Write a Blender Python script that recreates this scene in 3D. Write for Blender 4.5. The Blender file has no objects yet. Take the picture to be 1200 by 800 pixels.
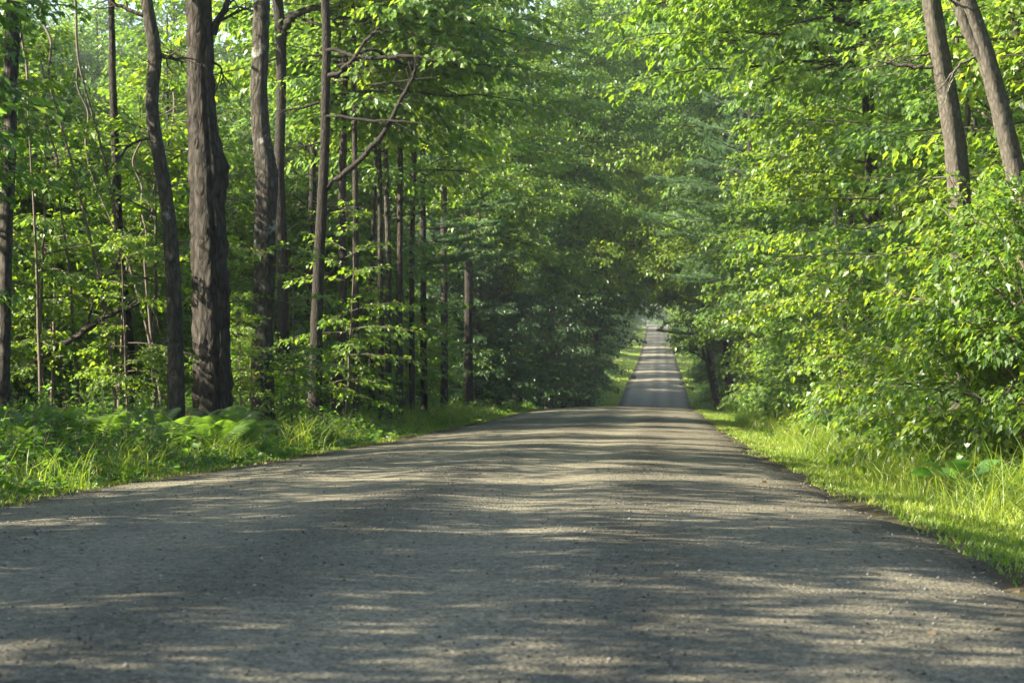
import bpy, math, random
import numpy as np
from mathutils import Vector, Matrix

C = bpy.context.scene
COL = C.collection
R = math.radians
F = 2700.0            # focal length in photo pixels (1200 wide)

# ------------------------------------------------------------------ setting profile
_PD = np.array([-60, 0, 8, 16, 24, 33, 48, 60, 71, 80, 88, 97, 108, 120, 133, 147, 162, 178, 193, 208, 222, 245, 270, 300, 330, 365, 410, 450, 490, 545, 600, 640, 700, 900.])
_PZ = np.array([1.0, 1.0, 1.0, 1.13, 1.34, 1.57, 1.87, 2.09, 2.27, 2.42, 2.58, 2.86, 3.35, 3.95, 4.6, 5.15, 5.5, 5.6, 5.5, 5.26, 4.95, 4.5, 4.15, 3.9, 3.65, 3.05, 2.0, 1.0, -.1, -1.9, -3.75, -4.2, -3.9, -2.0])
_T = np.arange(-60, 900.5, 0.5)
_raw = np.interp(_T, _PD, _PZ)
_k = np.hanning(25); _k /= _k.sum()
_SM = np.convolve(np.pad(_raw, 12, mode='edge'), _k, mode='valid')
def drop(y): return np.interp(y, _T, _SM)
def road_x(y):
    y = np.asarray(y, float)
    t = np.clip((y - 85) / 110, 0, 1); t = t * t * (3 - 2 * t)
    return -1.64 + 1.14 * t + 0.0644 * y
def sstep(a, b, v):
    t = np.clip((v - a) / (b - a), 0, 1); return t * t * (3 - 2 * t)
def wob(x, y, s, seed=0):
    """smooth value noise out of rotated sines"""
    r = np.random.RandomState(seed); v = 0
    for i in range(7):
        a = r.uniform(0, 6.28); f = s * r.uniform(.5, 2.1); p = r.uniform(0, 6.28)
        v = v + np.sin((x * math.cos(a) + y * math.sin(a)) * f + p + 1.3 * np.sin((x * math.sin(a) - y * math.cos(a)) * f * .6 + p * 2)) / 7
    return v
def off_r(y): return .22 * (1 - sstep(8, 22, y))
def lat(x, y):
    s = x - road_x(y); return s - off_r(y) * sstep(1, 3, s)
def road_z(x, y):
    s = lat(x, y)
    z = 1.0 - drop(y) + 0.11 * (1 - (s / 3) ** 2) * (np.abs(s) < 5)
    z = z + 0.012 * wob(x, y, 2.2, 3) + 0.018 * wob(x * .6, y, 1.1, 4)
    rut = np.exp(-((s - 0.75) / .35) ** 2) + np.exp(-((s + 0.85) / .35) ** 2) + .7 * np.exp(-((s + 2.3) / .35) ** 2)
    return z - 0.018 * rut
def ground_z(x, y):
    x = np.asarray(x, float); y = np.asarray(y, float)
    s = lat(x, y)
    a = np.abs(s)
    base = 1.0 - drop(y) + 0.11 * (1 - (np.minimum(a, 3.3) / 3) ** 2)
    base = base - 0.12 * (1 - sstep(2.3, 3.1, a)) + 0.02 * wob(x, y, 2.5, 9)
    left = 0.05 * sstep(3.0, 3.8, -s) + 0.38 * sstep(4.0, 7.0, -s) + 1.2 * sstep(8, 40, -s)
    right = -0.16 * sstep(3.0, 4.2, s) + 0.30 * sstep(4.6, 7.0, s) + 1.5 * sstep(8, 40, s)
    base = base + left + right
    far = sstep(3.5, 9, a)
    return base + far * (0.12 * wob(x, y, .9, 5) + 0.5 * wob(x, y, .12, 6))
def gz(x, y): return float(ground_z(x, y))
def at(px, d): return (px - 600) / F * d
EYE = 1.0

# ------------------------------------------------------------------ mesh helpers
class MB:
    def __init__(self): self.v = []; self.t = []; self.q = []; self.tt = []; self.qt = []; self.tm = []; self.qm = []; self.n = 0
    def add(self, v, tris=None, quads=None, tint=None, mat=0):
        v = np.asarray(v, np.float32).reshape(-1, 3)
        for f, L, T, M in ((tris, self.t, self.tt, self.tm), (quads, self.q, self.qt, self.qm)):
            if f is None or len(f) == 0: continue
            f = np.asarray(f, np.int64).reshape(-1, 3 if L is self.t else 4)
            L.append(f + self.n)
            tn = np.full(len(f), .5, np.float32) if tint is None else (np.full(len(f), tint, np.float32) if np.isscalar(tint) else np.asarray(tint, np.float32))
            T.append(tn); M.append(np.full(len(f), mat, np.int32))
        self.v.append(v); self.n += len(v)
    def mesh(self, name, mats, smooth=False):
        me = bpy.data.meshes.new(name)
        V = np.concatenate(self.v)
        T = np.concatenate(self.t) if self.t else np.zeros((0, 3), np.int64)
        Q = np.concatenate(self.q) if self.q else np.zeros((0, 4), np.int64)
        me.vertices.add(len(V)); me.vertices.foreach_set('co', V.ravel())
        nl = T.size + Q.size; me.loops.add(nl)
        me.loops.foreach_set('vertex_index', np.concatenate([T.ravel(), Q.ravel()]).astype(np.int32))
        me.polygons.add(len(T) + len(Q))
        ls = np.concatenate([np.arange(len(T)) * 3, T.size + np.arange(len(Q)) * 4]).astype(np.int32)
        me.polygons.foreach_set('loop_start', ls)
        me.polygons.foreach_set('material_index', np.concatenate([*self.tm, *self.qm]).astype(np.int32))
        if smooth is True: me.polygons.foreach_set('use_smooth', np.ones(len(ls), bool))
        elif smooth == 'bark':
            me.polygons.foreach_set('use_smooth', np.concatenate([*self.tm, *self.qm]) == 1)
        me.update(calc_edges=True)
        at_ = me.attributes.new('tint', 'FLOAT', 'FACE')
        at_.data.foreach_set('value', np.concatenate([*self.tt, *self.qt]).astype(np.float32))
        for m in mats: me.materials.append(m)
        return me
def link(name, me, parent=None, loc=None):
    o = bpy.data.objects.new(name, me); COL.objects.link(o)
    if parent: o.parent = parent
    if loc is not None: o.location = loc
    return o
def tag(o, label=None, cat=None, group=None, kind=None):
    if label: o['label'] = label
    if cat: o['category'] = cat
    if group: o['group'] = group
    if kind: o['kind'] = kind
    return o
def nrm(a): return a / np.maximum(np.linalg.norm(a, axis=-1, keepdims=True), 1e-9)

# leaf templates: x across, y along to the tip, z normal
def _leafmaple():
    half = [(0, 0), (.27, .02), (.29, .2), (.47, .48), (.25, .60), (0, 1.0)]
    v = [(x, y, .22 * abs(x) - .16 * y * y) for x, y in half] + [(-x, y, .22 * abs(x) - .16 * y * y) for x, y in half[1:5]]
    t = [(0, 1, 2), (0, 2, 4), (2, 3, 4), (0, 4, 5), (0, 7, 6), (0, 9, 7), (7, 9, 8), (0, 5, 9)]
    return np.array(v), np.array(t)
def _leafoval(w=.34, fold=.18, curl=.18):
    v = [(0, 0, 0), (w * .8, .3, fold * w - curl * .09), (w * .85, .62, fold * w - curl * .4), (0, 1, -curl), (-w * .85, .62, fold * w - curl * .4), (-w * .8, .3, fold * w - curl * .09), (0, .5, -curl * .25)]
    t = [(0, 1, 6), (1, 2, 6), (2, 3, 6), (3, 4, 6), (4, 5, 6), (5, 0, 6)]
    return np.array(v), np.array(t)
def _leafsimple(w=.36):
    return np.array([(0, 0, 0), (w, .45, .08), (0, 1, -.12), (-w, .45, .08)]), np.array([(0, 1, 2), (0, 2, 3)])
def _tuft(seed=1, n=16, w=.028):
    r = np.random.RandomState(seed); v = []; t = []
    for i in range(n):
        a = r.uniform(0, 6.28); c = r.uniform(.15, 1.15); L = r.uniform(.7, 1.1)
        d = np.array([math.sin(c) * math.cos(a), math.cos(c), math.sin(c) * math.sin(a)]) * L
        p = np.cross(d, r.normal(size=3)); p /= np.linalg.norm(p); b = len(v); o = np.array([0, r.uniform(-.4, .1), 0])
        v += [o - p * w, o + p * w, o + d + p * w * .5]; t.append((b, b + 1, b + 2))
    return np.array(v), np.array(t)
MAPLE = _leafmaple(); OVAL = _leafoval(); LANCE = _leafoval(.17, .15, .3); SIMPLE = _leafsimple(); TUFT = _tuft(1, 18, .045); PINNA = _leafoval(.05, .1, .25)

def leaves(mb, P, T, N, size, tint, tmpl, mat=0):
    tv, tf = tmpl
    T = nrm(T); B = nrm(np.cross(T, N)); N2 = np.cross(B, T)
    s = np.asarray(size)[:, None, None] if not np.isscalar(size) else size
    V = P[:, None, :] + s * (tv[None, :, 0, None] * B[:, None] + tv[None, :, 1, None] * T[:, None] + tv[None, :, 2, None] * N2[:, None])
    f = tf[None] + (np.arange(len(P)) * len(tv))[:, None, None]
    mb.add(V.reshape(-1, 3), tris=f.reshape(-1, 3), tint=np.repeat(tint, len(tf)), mat=mat)

def tubes(mb, pts, rad, k=5, mat=0, tint=.5):
    """pts [M,S,3], rad [M,S]: M tapered tubes"""
    pts = np.asarray(pts, float); rad = np.asarray(rad, float)
    M, S, _ = pts.shape
    tan = nrm(np.gradient(pts, axis=1))
    ref = np.where(np.abs(tan[..., 2:3]) > .8, np.array([1., 0, 0]), np.array([0, 0, 1.]))
    # keep one reference per tube to avoid twists
    ref = np.repeat(ref[:, S // 2:S // 2 + 1], S, axis=1)
    b = nrm(np.cross(tan, ref)); n = np.cross(b, tan)
    a = np.arange(k) / k * 2 * np.pi
    ring = pts[:, :, None] + rad[:, :, None, None] * (np.cos(a)[None, None, :, None] * b[:, :, None] + np.sin(a)[None, None, :, None] * n[:, :, None])
    i, j = np.meshgrid(np.arange(S - 1), np.arange(k), indexing='ij')
    q = np.stack([i * k + j, i * k + (j + 1) % k, (i + 1) * k + (j + 1) % k, (i + 1) * k + j], -1).reshape(-1, 4)
    q = (q[None] + (np.arange(M) * S * k)[:, None, None]).reshape(-1, 4)
    mb.add(ring.reshape(-1, 3), quads=q, mat=mat, tint=tint)

class Br:      # a set of drooping branches  p(t)=s+d*L*t-z*g*L*t^2
    def __init__(s, st, d, L, g): s.s = st; s.d = nrm(d); s.L = L; s.g = g
    def pos(s, i, t):
        p = s.s[i] + s.d[i] * (s.L[i] * t)[:, None]; p[:, 2] -= s.g[i] * s.L[i] * t * t; return p
    def tan(s, i, t):
        d = s.d[i].copy(); d[:, 2] -= 2 * s.g[i] * t; return nrm(d)
    def tube(s, mb, r0, r1, S=5, k=4, mat=1, jit=.03, rng=None):
        t = np.linspace(0, 1, S)
        p = s.s[:, None] + s.d[:, None] * (s.L[:, None] * t)[..., None]
        p[..., 2] -= (s.g * s.L)[:, None] * t * t
        if rng is not None:
            w = rng.normal(0, jit, p.shape) * s.L[:, None, None]; w[:, 0] = 0; p = p + w * np.minimum(1, t * 2)[None, :, None]
        r0 = np.broadcast_to(r0, s.L.shape)
        rr = r0[:, None] + (r1 - r0[:, None]) * t
        tubes(mb, p, rr, k, mat)
def spawn(rng, br, spacing, ang, ratio, t0, g, lmin, lmax, flat=.6):
    n = np.maximum(2, np.ceil(br.L * (1 - t0) / spacing)).astype(int)
    i = np.repeat(np.arange(len(n)), n)
    first = np.repeat(np.cumsum(n) - n, n); kk = np.arange(len(i)) - first
    t = np.clip(t0 + (1 - t0) * (kk + rng.uniform(.1, .9, len(i))) / n[i], 0, 1)
    tn = br.tan(i, t)
    up = np.tile([0, 0, 1.], (len(i), 1)) + rng.normal(0, 1 - flat, (len(i), 3)) * .8
    side = nrm(np.cross(tn, up)); sg = np.where(kk % 2 == 0, 1, -1)[:, None]
    a = ang + rng.normal(0, .2, len(i)); a = a * (1 - .5 * t ** 2)
    d = tn * np.cos(a)[:, None] + side * sg * np.sin(a)[:, None]
    L = np.clip(ratio * br.L[i] * (1.12 - t) * rng.uniform(.6, 1.25, len(i)), lmin, lmax)
    return Br(br.pos(i, t), d, L, np.full(len(i), g) + rng.normal(0, .06, len(i)))
def leafy(rng, mb, br, spacing, size, tmpl, t0=.15, ndown=.35, spread=.75, tint=(.1, .9), tilt=.35, jit=.05):
    n = np.maximum(2, np.ceil(br.L * (1 - t0) / spacing)).astype(int)
    i = np.repeat(np.arange(len(n)), n)
    first = np.repeat(np.cumsum(n) - n, n); kk = np.arange(len(i)) - first
    t = t0 + (1 - t0) * (kk + rng.uniform(.3, 1, len(i))) / n[i]
    p = br.pos(i, t); tn = br.tan(i, t)
    side = nrm(np.cross(tn, np.tile([0, 0, 1.], (len(i), 1))) + 1e-6)
    sg = np.where(kk % 2 == 0, 1, -1)[:, None] * rng.uniform(.2, 1.3, len(i))[:, None]
    T = tn + side * sg * spread; T[:, 2] -= ndown + rng.normal(0, .25, len(i))
    N = np.tile([0, 0, 1.], (len(i), 1)) + rng.normal(0, tilt, (len(i), 3))
    sz = size * rng.uniform(.45, 1.3, len(i))
    tw = np.repeat(rng.uniform(0, 1, len(n)), n)
    tt = np.clip(tint[0] + (tint[1] - tint[0]) * (.55 * tw + .45 * rng.uniform(0, 1, len(i))), 0, 1)
    leaves(mb, p + T * .02 + rng.normal(0, 1, p.shape) * np.array([jit, jit, jit * .5]), T, N, sz, tt, tmpl)

# ------------------------------------------------------------------ materials
def newmat(name):
    m = bpy.data.materials.new(name); m.use_nodes = True; nt = m.node_tree; nt.nodes.clear(); return m, nt
def nd(nt, typ, **kw):
    n = nt.nodes.new(typ)
    for k, v in kw.items():
        if k.startswith('in_'):
            n.inputs[k[3:].replace('_', ' ')].default_value = v
        else: setattr(n, k, v)
    return n
def ramp(nt, stops):
    r = nt.nodes.new('ShaderNodeValToRGB'); cr = r.color_ramp
    while len(cr.elements) < len(stops): cr.elements.new(.5)
    for e, (p, c) in zip(cr.elements, stops): e.position = p; e.color = (*c, 1)
    return r
def leafmat(name, dark, mid, light, trans, tw=.42, rough=.42, spec=.5, objvar=.25):
    m, nt = newmat(name); L = nt.links.new
    a = nd(nt, 'ShaderNodeAttribute', attribute_name='tint')
    oi = nd(nt, 'ShaderNodeObjectInfo')
    ad = nd(nt, 'ShaderNodeMath', operation='MULTIPLY_ADD'); L(oi.outputs['Random'], ad.inputs[0]); ad.inputs[1].default_value = objvar; L(a.outputs['Fac'], ad.inputs[2])
    sb = nd(nt, 'ShaderNodeMath', operation='SUBTRACT', use_clamp=True); L(ad.outputs[0], sb.inputs[0]); sb.inputs[1].default_value = objvar / 2
    r1 = ramp(nt, [(0, dark), (.5, mid), (1, light)]); L(sb.outputs[0], r1.inputs[0])
    mx = nd(nt, 'ShaderNodeMixRGB', blend_type='MULTIPLY'); mx.inputs[0].default_value = 1; L(r1.outputs[0], mx.inputs[1]); mx.inputs[2].default_value = (*trans, 1)
    p = nd(nt, 'ShaderNodeBsdfPrincipled'); L(r1.outputs[0], p.inputs['Base Color']); p.inputs['Roughness'].default_value = rough
    p.inputs['Specular IOR Level'].default_value = spec
    t = nd(nt, 'ShaderNodeBsdfTranslucent'); L(mx.outputs[0], t.inputs['Color'])
    s = nd(nt, 'ShaderNodeMixShader'); s.inputs[0].default_value = tw; L(p.outputs[0], s.inputs[1]); L(t.outputs[0], s.inputs[2])
    o = nd(nt, 'ShaderNodeOutputMaterial'); L(s.outputs[0], o.inputs[0]); return m
M_MAPLE = leafmat('maple_leaf', (.036, .084, .016), (.072, .138, .018), (.135, .19, .024), (3.2, 2.8, 1.2), tw=.5, objvar=.45)
M_ASH = leafmat('ash_leaf', (.036, .084, .024), (.066, .13, .03), (.11, .175, .036), (2.9, 2.7, 1.3), tw=.52)
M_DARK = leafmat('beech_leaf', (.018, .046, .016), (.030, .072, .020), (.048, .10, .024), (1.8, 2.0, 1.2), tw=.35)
M_PINE = leafmat('pine_needles', (.045, .095, .042), (.075, .14, .058), (.11, .18, .068), (1.9, 2.0, 1.2), tw=.4, rough=.5)
M_GRASS = leafmat('grass_blades', (.06, .125, .016), (.135, .21, .022), (.23, .27, .06), (2.3, 2.1, 1.1), tw=.45, objvar=0)
M_WEED = leafmat('weed_leaf', (.035, .085, .015), (.06, .135, .018), (.11, .20, .025), (2.4, 2.3, 1.1), tw=.47, objvar=0)
M_FERN = leafmat('fern_frond', (.05, .11, .018), (.085, .16, .024), (.13, .20, .035), (2.3, 2.2, 1.1), tw=.48)
M_DOCK = leafmat('broad_leaf', (.03, .085, .018), (.045, .115, .022), (.07, .15, .03), (1.9, 2.0, 1.1), rough=.35)
M_PETAL = leafmat('white_petal', (.7, .7, .66), (.75, .75, .7), (.8, .8, .76), (1, 1, 1), objvar=0)
def barkmat(name, dark, light, scale=1.0, bump=.6, lichen=None, lich=.58):
    m, nt = newmat(name); L = nt.links.new
    tc = nd(nt, 'ShaderNodeTexCoord'); mp = nd(nt, 'ShaderNodeMapping'); L(tc.outputs['Object'], mp.inputs[0]); mp.inputs['Scale'].default_value = (12 * scale, 12 * scale, 4.6 * scale)
    n1 = nd(nt, 'ShaderNodeTexNoise'); L(mp.outputs[0], n1.inputs['Vector']); n1.inputs['Scale'].default_value = 1.2; n1.inputs['Detail'].default_value = 8; n1.inputs['Roughness'].default_value = .78
    vo = nd(nt, 'ShaderNodeTexVoronoi', feature='DISTANCE_TO_EDGE'); L(mp.outputs[0], vo.inputs['Vector']); vo.inputs['Scale'].default_value = 1.1
    mu = nd(nt, 'ShaderNodeMath', operation='MULTIPLY_ADD'); L(vo.outputs['Distance'], mu.inputs[0]); mu.inputs[1].default_value = .9; L(n1.outputs['Fac'], mu.inputs[2])
    r = ramp(nt, [(.35, dark), (.62, tuple((a + b) / 2 for a, b in zip(dark, light))), (.95, light)]); L(mu.outputs[0], r.inputs[0])
    col = r.outputs[0]
    if lichen:
        n2 = nd(nt, 'ShaderNodeTexNoise'); L(tc.outputs['Object'], n2.inputs['Vector']); n2.inputs['Scale'].default_value = 2.6; n2.inputs['Detail'].default_value = 7; n2.inputs['Roughness'].default_value = .65
        rr = ramp(nt, [(lich - .04, (0, 0, 0)), (lich + .05, (1, 1, 1))]); L(n2.outputs['Fac'], rr.inputs[0])
        mx = nd(nt, 'ShaderNodeMixRGB'); L(rr.outputs[0], mx.inputs[0]); L(col, mx.inputs[1]); mx.inputs[2].default_value = (*lichen, 1); col = mx.outputs[0]
    p = nd(nt, 'ShaderNodeBsdfPrincipled'); L(col, p.inputs['Base Color']); p.inputs['Roughness'].default_value = .92; p.inputs['Specular IOR Level'].default_value = .2
    b = nd(nt, 'ShaderNodeBump'); b.inputs['Strength'].default_value = bump; b.inputs['Distance'].default_value = .06; L(mu.outputs[0], b.inputs['Height']); L(b.outputs[0], p.inputs['Normal'])
    o = nd(nt, 'ShaderNodeOutputMaterial'); L(p.outputs[0], o.inputs[0]); return m
B_SHAG = barkmat('shaggy_bark', (.008, .007, .006), (.078, .069, .057), .8, 1.0)
B_GREY = barkmat('grey_bark', (.013, .012, .009), (.105, .095, .078), 1.1, 1.0, lichen=(.33, .34, .30), lich=.63)
B_BROWN = barkmat('brown_bark', (.014, .012, .009), (.07, .06, .047), 1.2, .9)
B_SMOOTH = barkmat('smooth_bark', (.03, .027, .021), (.105, .095, .076), 1.8, .35, lichen=(.30, .36, .24), lich=.64)
B_DARK = barkmat('dark_bark', (.010, .009, .007), (.042, .037, .030), 1.5, .6)
B_TWIG = barkmat('twig_bark', (.05, .042, .032), (.15, .125, .10), 3, .2)
B_DEAD = barkmat('dead_wood', (.10, .085, .07), (.27, .235, .20), 2, .4)

def groundmat():
    m, nt = newmat('forest_floor'); L = nt.links.new
    tc = nd(nt, 'ShaderNodeTexCoord')
    n1 = nd(nt, 'ShaderNodeTexNoise'); L(tc.outputs['Object'], n1.inputs['Vector']); n1.inputs['Scale'].default_value = 9; n1.inputs['Detail'].default_value = 9; n1.inputs['Roughness'].default_value = .7
    n2 = nd(nt, 'ShaderNodeTexNoise'); L(tc.outputs['Object'], n2.inputs['Vector']); n2.inputs['Scale'].default_value = .6; n2.inputs['Detail'].default_value = 5
    r1 = ramp(nt, [(.3, (.022, .02, .012)), (.52, (.055, .044, .028)), (.75, (.11, .085, .052))]); L(n1.outputs['Fac'], r1.inputs[0])
    r2 = ramp(nt, [(.42, (0, 0, 0)), (.6, (.8, .8, .8))]); L(n2.outputs['Fac'], r2.inputs[0])
    mx = nd(nt, 'ShaderNodeMixRGB'); L(r2.outputs[0], mx.inputs[0]); L(r1.outputs[0], mx.inputs[1]); mx.inputs[2].default_value = (.045, .046, .022, 1)
    p = nd(nt, 'ShaderNodeBsdfPrincipled'); L(mx.outputs[0], p.inputs['Base Color']); p.inputs['Roughness'].default_value = 1; p.inputs['Specular IOR Level'].default_value = .1
    b = nd(nt, 'ShaderNodeBump'); b.inputs['Strength'].default_value = .8; b.inputs['Distance'].default_value = .05; L(n1.outputs['Fac'], b.inputs['Height']); L(b.outputs[0], p.inputs['Normal'])
    o = nd(nt, 'ShaderNodeOutputMaterial'); L(p.outputs[0], o.inputs[0]); return m
def roadmat():
    m, nt = newmat('gravel_road'); L = nt.links.new
    tc = nd(nt, 'ShaderNodeTexCoord')
    def noise(sc, det, ro, vec=None):
        n = nd(nt, 'ShaderNodeTexNoise'); L(vec or tc.outputs['Object'], n.inputs['Vector']); n.inputs['Scale'].default_value = sc; n.inputs['Detail'].default_value = det; n.inputs['Roughness'].default_value = ro; return n
    fine = noise(95, 6, .75); mid = noise(11, 5, .6); big = noise(.9, 4, .55)
    vo = nd(nt, 'ShaderNodeTexVoronoi'); L(tc.outputs['Object'], vo.inputs['Vector']); vo.inputs['Scale'].default_value = 55
    r1 = ramp(nt, [(.3, (.044, .042, .030)), (.5, (.145, .137, .104)), (.68, (.32, .30, .225))]); L(fine.outputs['Fac'], r1.inputs[0])
    r2 = ramp(nt, [(.0, (.45, .44, .42)), (.5, (1, 1, 1)), (1, (1.5, 1.47, 1.4))]); L(vo.outputs['Color'], r2.inputs[0])
    m1 = nd(nt, 'ShaderNodeMixRGB', blend_type='MULTIPLY'); m1.inputs[0].default_value = 1; L(r1.outputs[0], m1.inputs[1]); L(r2.outputs[0], m1.inputs[2])
    r3 = ramp(nt, [(.3, (.72, .72, .70)), (.7, (1.18, 1.16, 1.12))]); L(mid.outputs['Fac'], r3.inputs[0])
    m2 = nd(nt, 'ShaderNodeMixRGB', blend_type='MULTIPLY'); m2.inputs[0].default_value = 1; L(m1.outputs[0], m2.inputs[1]); L(r3.outputs[0], m2.inputs[2])
    a = nd(nt, 'ShaderNodeAttribute', attribute_name='tint')   # loose dark gravel and moist soil of the shoulders
    r4 = ramp(nt, [(0, (.26, .235, .20)), (.5, (.80, .80, .79)), (1, (1.42, 1.39, 1.31))])
    am = nd(nt, 'ShaderNodeMath', operation='MULTIPLY_ADD'); L(big.outputs['Fac'], am.inputs[0]); am.inputs[1].default_value = .5; L(a.outputs['Fac'], am.inputs[2])
    am2 = nd(nt, 'ShaderNodeMath', operation='SUBTRACT', use_clamp=True); L(am.outputs[0], am2.inputs[0]); am2.inputs[1].default_value = .25; L(am2.outputs[0], r4.inputs[0])
    m3 = nd(nt, 'ShaderNodeMixRGB', blend_type='MULTIPLY'); m3.inputs[0].default_value = 1; L(m2.outputs[0], m3.inputs[1]); L(r4.outputs[0], m3.inputs[2])
    p = nd(nt, 'ShaderNodeBsdfPrincipled'); L(m3.outputs[0], p.inputs['Base Color']); p.inputs['Roughness'].default_value = .95; p.inputs['Specular IOR Level'].default_value = .2
    hs = nd(nt, 'ShaderNodeMath', operation='MULTIPLY_ADD'); L(fine.outputs['Fac'], hs.inputs[0]); hs.inputs[1].default_value = .6; L(vo.outputs['Distance'], hs.inputs[2])
    b = nd(nt, 'ShaderNodeBump'); b.inputs['Strength'].default_value = .8; b.inputs['Distance'].default_value = .014; L(hs.outputs[0], b.inputs['Height']); L(b.outputs[0], p.inputs['Normal'])
    o = nd(nt, 'ShaderNodeOutputMaterial'); L(p.outputs[0], o.inputs[0]); return m
def stonemat():
    m, nt = newmat('loose_stone'); L = nt.links.new
    a = nd(nt, 'ShaderNodeAttribute', attribute_name='tint')
    r = ramp(nt, [(0, (.045, .042, .036)), (.6, (.13, .125, .108)), (.97, (.21, .20, .175)), (1, (.33, .31, .27))]); L(a.outputs['Fac'], r.inputs[0])
    p = nd(nt, 'ShaderNodeBsdfPrincipled'); L(r.outputs[0], p.inputs['Base Color']); p.inputs['Roughness'].default_value = 1; p.inputs['Specular IOR Level'].default_value = .05
    o = nd(nt, 'ShaderNodeOutputMaterial'); L(p.outputs[0], o.inputs[0]); return m
M_GROUND = groundmat(); M_ROAD = roadmat(); M_STONE = stonemat()
M_LITTER = leafmat('leaf_litter', (.05, .032, .018), (.12, .08, .04), (.22, .16, .08), (1.3, 1.2, 1), tw=.2, objvar=0)

# ------------------------------------------------------------------ ground, road
def grid(xs_of, ys, zf, name, mat, tintf=None, extra_kind='structure', smooth=True):
    ys = np.asarray(ys); n = len(xs_of)
    X = np.stack([xs_of + float(road_x(y)) for y in ys]); Y = np.repeat(ys[:, None], n, 1)
    Z = zf(X, Y); mb = MB()
    i, j = np.meshgrid(np.arange(len(ys) - 1), np.arange(n - 1), indexing='ij')
    q = np.stack([i * n + j, i * n + j + 1, (i + 1) * n + j + 1, (i + 1) * n + j], -1).reshape(-1, 4)
    tint = .5
    if tintf is not None:
        S = np.repeat(xs_of[None], len(ys), 0); tv = tintf(S, X, Y); tint = tv[:-1, :-1].ravel()
    mb.add(np.stack([X, Y, Z], -1), quads=q, tint=tint)
    o = link(name, mb.mesh(name, [mat], smooth=smooth)); tag(o, kind=extra_kind); return o
def adapt(y0, y1, f, mn):
    ys = [y0]
    while ys[-1] < y1: ys.append(ys[-1] + max(mn, f * abs(ys[-1])))
    return np.array(ys)
ysg = np.concatenate([np.arange(-60, 4, 1.5), adapt(4, 900, .008, .2)])
sxs = np.concatenate([np.linspace(-400, -60, 12), np.arange(-56, -12, 2.), np.arange(-12, -5, .5), np.arange(-5, 5, .15), np.arange(5, 12, .5), np.arange(12, 58, 2.), np.linspace(60, 400, 12)])
grid(sxs, ysg, ground_z, 'ground', M_GROUND)
def rz(X, Y):
    S = lat(X, Y)
    edge = sstep(2.75, 3.5, np.abs(S) + .28 * wob(X, Y, 1.5, 21) + .1 * wob(X, Y, 5., 22))
    return road_z(X, Y) + .01 - .16 * edge
def rt(S, X, Y):
    S = lat(X, Y)
    t = .5 + .12 * wob(X, Y * .25, 1.6, 31)
    t = t + .20 * np.exp(-((S - .75) / .45) ** 2) + .20 * np.exp(-((S + .85) / .5) ** 2) + .12 * np.exp(-((S + 2.2) / .4) ** 2)
    t = t - .42 * np.exp(-((S - 1.45 - .1 * wob(X, Y, .7, 33)) / .28) ** 2) * (.5 + .5 * wob(X, Y, 1.3, 35)) - .22 * np.exp(-((S + .0) / .3) ** 2) * (.6 + .5 * wob(X, Y, 1.1, 36))
    return t - .60 * sstep(2.35, 3.1, np.abs(S) + .25 * wob(X, Y, 1.2, 34))
ysr = np.concatenate([np.arange(-30, 5, .5), adapt(5, 640, .006, .06)])
grid(np.linspace(-3.7, 4.2, 99), ysr, rz, 'road', M_ROAD, rt)

rng = np.random.RandomState(7)
# loose stones of the gravel
def stones():
    mb = MB(); n = 26000
    y = 5.5 + 60 * rng.uniform(0, 1, n) ** 2.0
    u = rng.uniform(0, 1, n)
    strip = rng.uniform(0, 1, n)
    s = np.where(strip < .35, rng.choice([1.45, 0.0, -1.55], n) + rng.normal(0, .2, n), np.where(strip < .6, rng.choice([-1, 1], n) * rng.normal(2.75, .3, n), rng.uniform(-3.1, 3.1, n)))
    x = road_x(y) + s
    z = rz(x, y)
    oc = np.array([(1, 0, 0), (0, 1, 0), (-1, 0, 0), (0, -1, 0), (0, 0, .8), (0, 0, -.5)], float)
    of = np.array([(0, 1, 4), (1, 2, 4), (2, 3, 4), (3, 0, 4), (1, 0, 5), (2, 1, 5), (3, 2, 5), (0, 3, 5)])
    sz = .0035 + .0065 * rng.uniform(0, 1, n) ** 4
    V = oc[None] * sz[:, None, None] * rng.uniform(.6, 1.4, (n, 6, 3))
    a = rng.uniform(0, 6.28, n); c, s_ = np.cos(a)[:, None], np.sin(a)[:, None]
    V = np.stack([V[..., 0] * c - V[..., 1] * s_, V[..., 0] * s_ + V[..., 1] * c, V[..., 2]], -1) + np.stack([x, y, z + sz * .2], -1)[:, None]
    f = of[None] + (np.arange(n) * 6)[:, None, None]
    mb.add(V.reshape(-1, 3), tris=f.reshape(-1, 3), tint=np.repeat(rng.uniform(0, 1, n), 8))
    o = link('gravel', mb.mesh('gravel', [M_STONE])); tag(o, 'loose grey pebbles strewn over the gravel road', 'gravel', kind='stuff')
stones()
def litter():
    mb = MB(); n = 700
    y = 6 + 70 * rng.uniform(0, 1, n) ** 1.6
    s = rng.choice([-1, 1], n) * (3.3 - np.abs(rng.normal(0, .55, n)))
    x = road_x(y) + s + np.where(s > 2, off_r(y), 0); P = np.stack([x, y, np.maximum(rz(x, y), ground_z(x, y)) + .006], -1)
    T = rng.normal(0, 1, (n, 3)); T[:, 2] *= .15; N = np.tile([0, 0, 1.], (n, 1)) + rng.normal(0, .3, (n, 3))
    leaves(mb, P, T, N, rng.uniform(.025, .06, n), rng.uniform(0, 1, n), OVAL)
    o = link('fallen_leaves', mb.mesh('fallen_leaves', [M_LITTER])); tag(o, 'dry brown fallen leaves along the road edges', 'leaves', kind='stuff')
litter()

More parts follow.
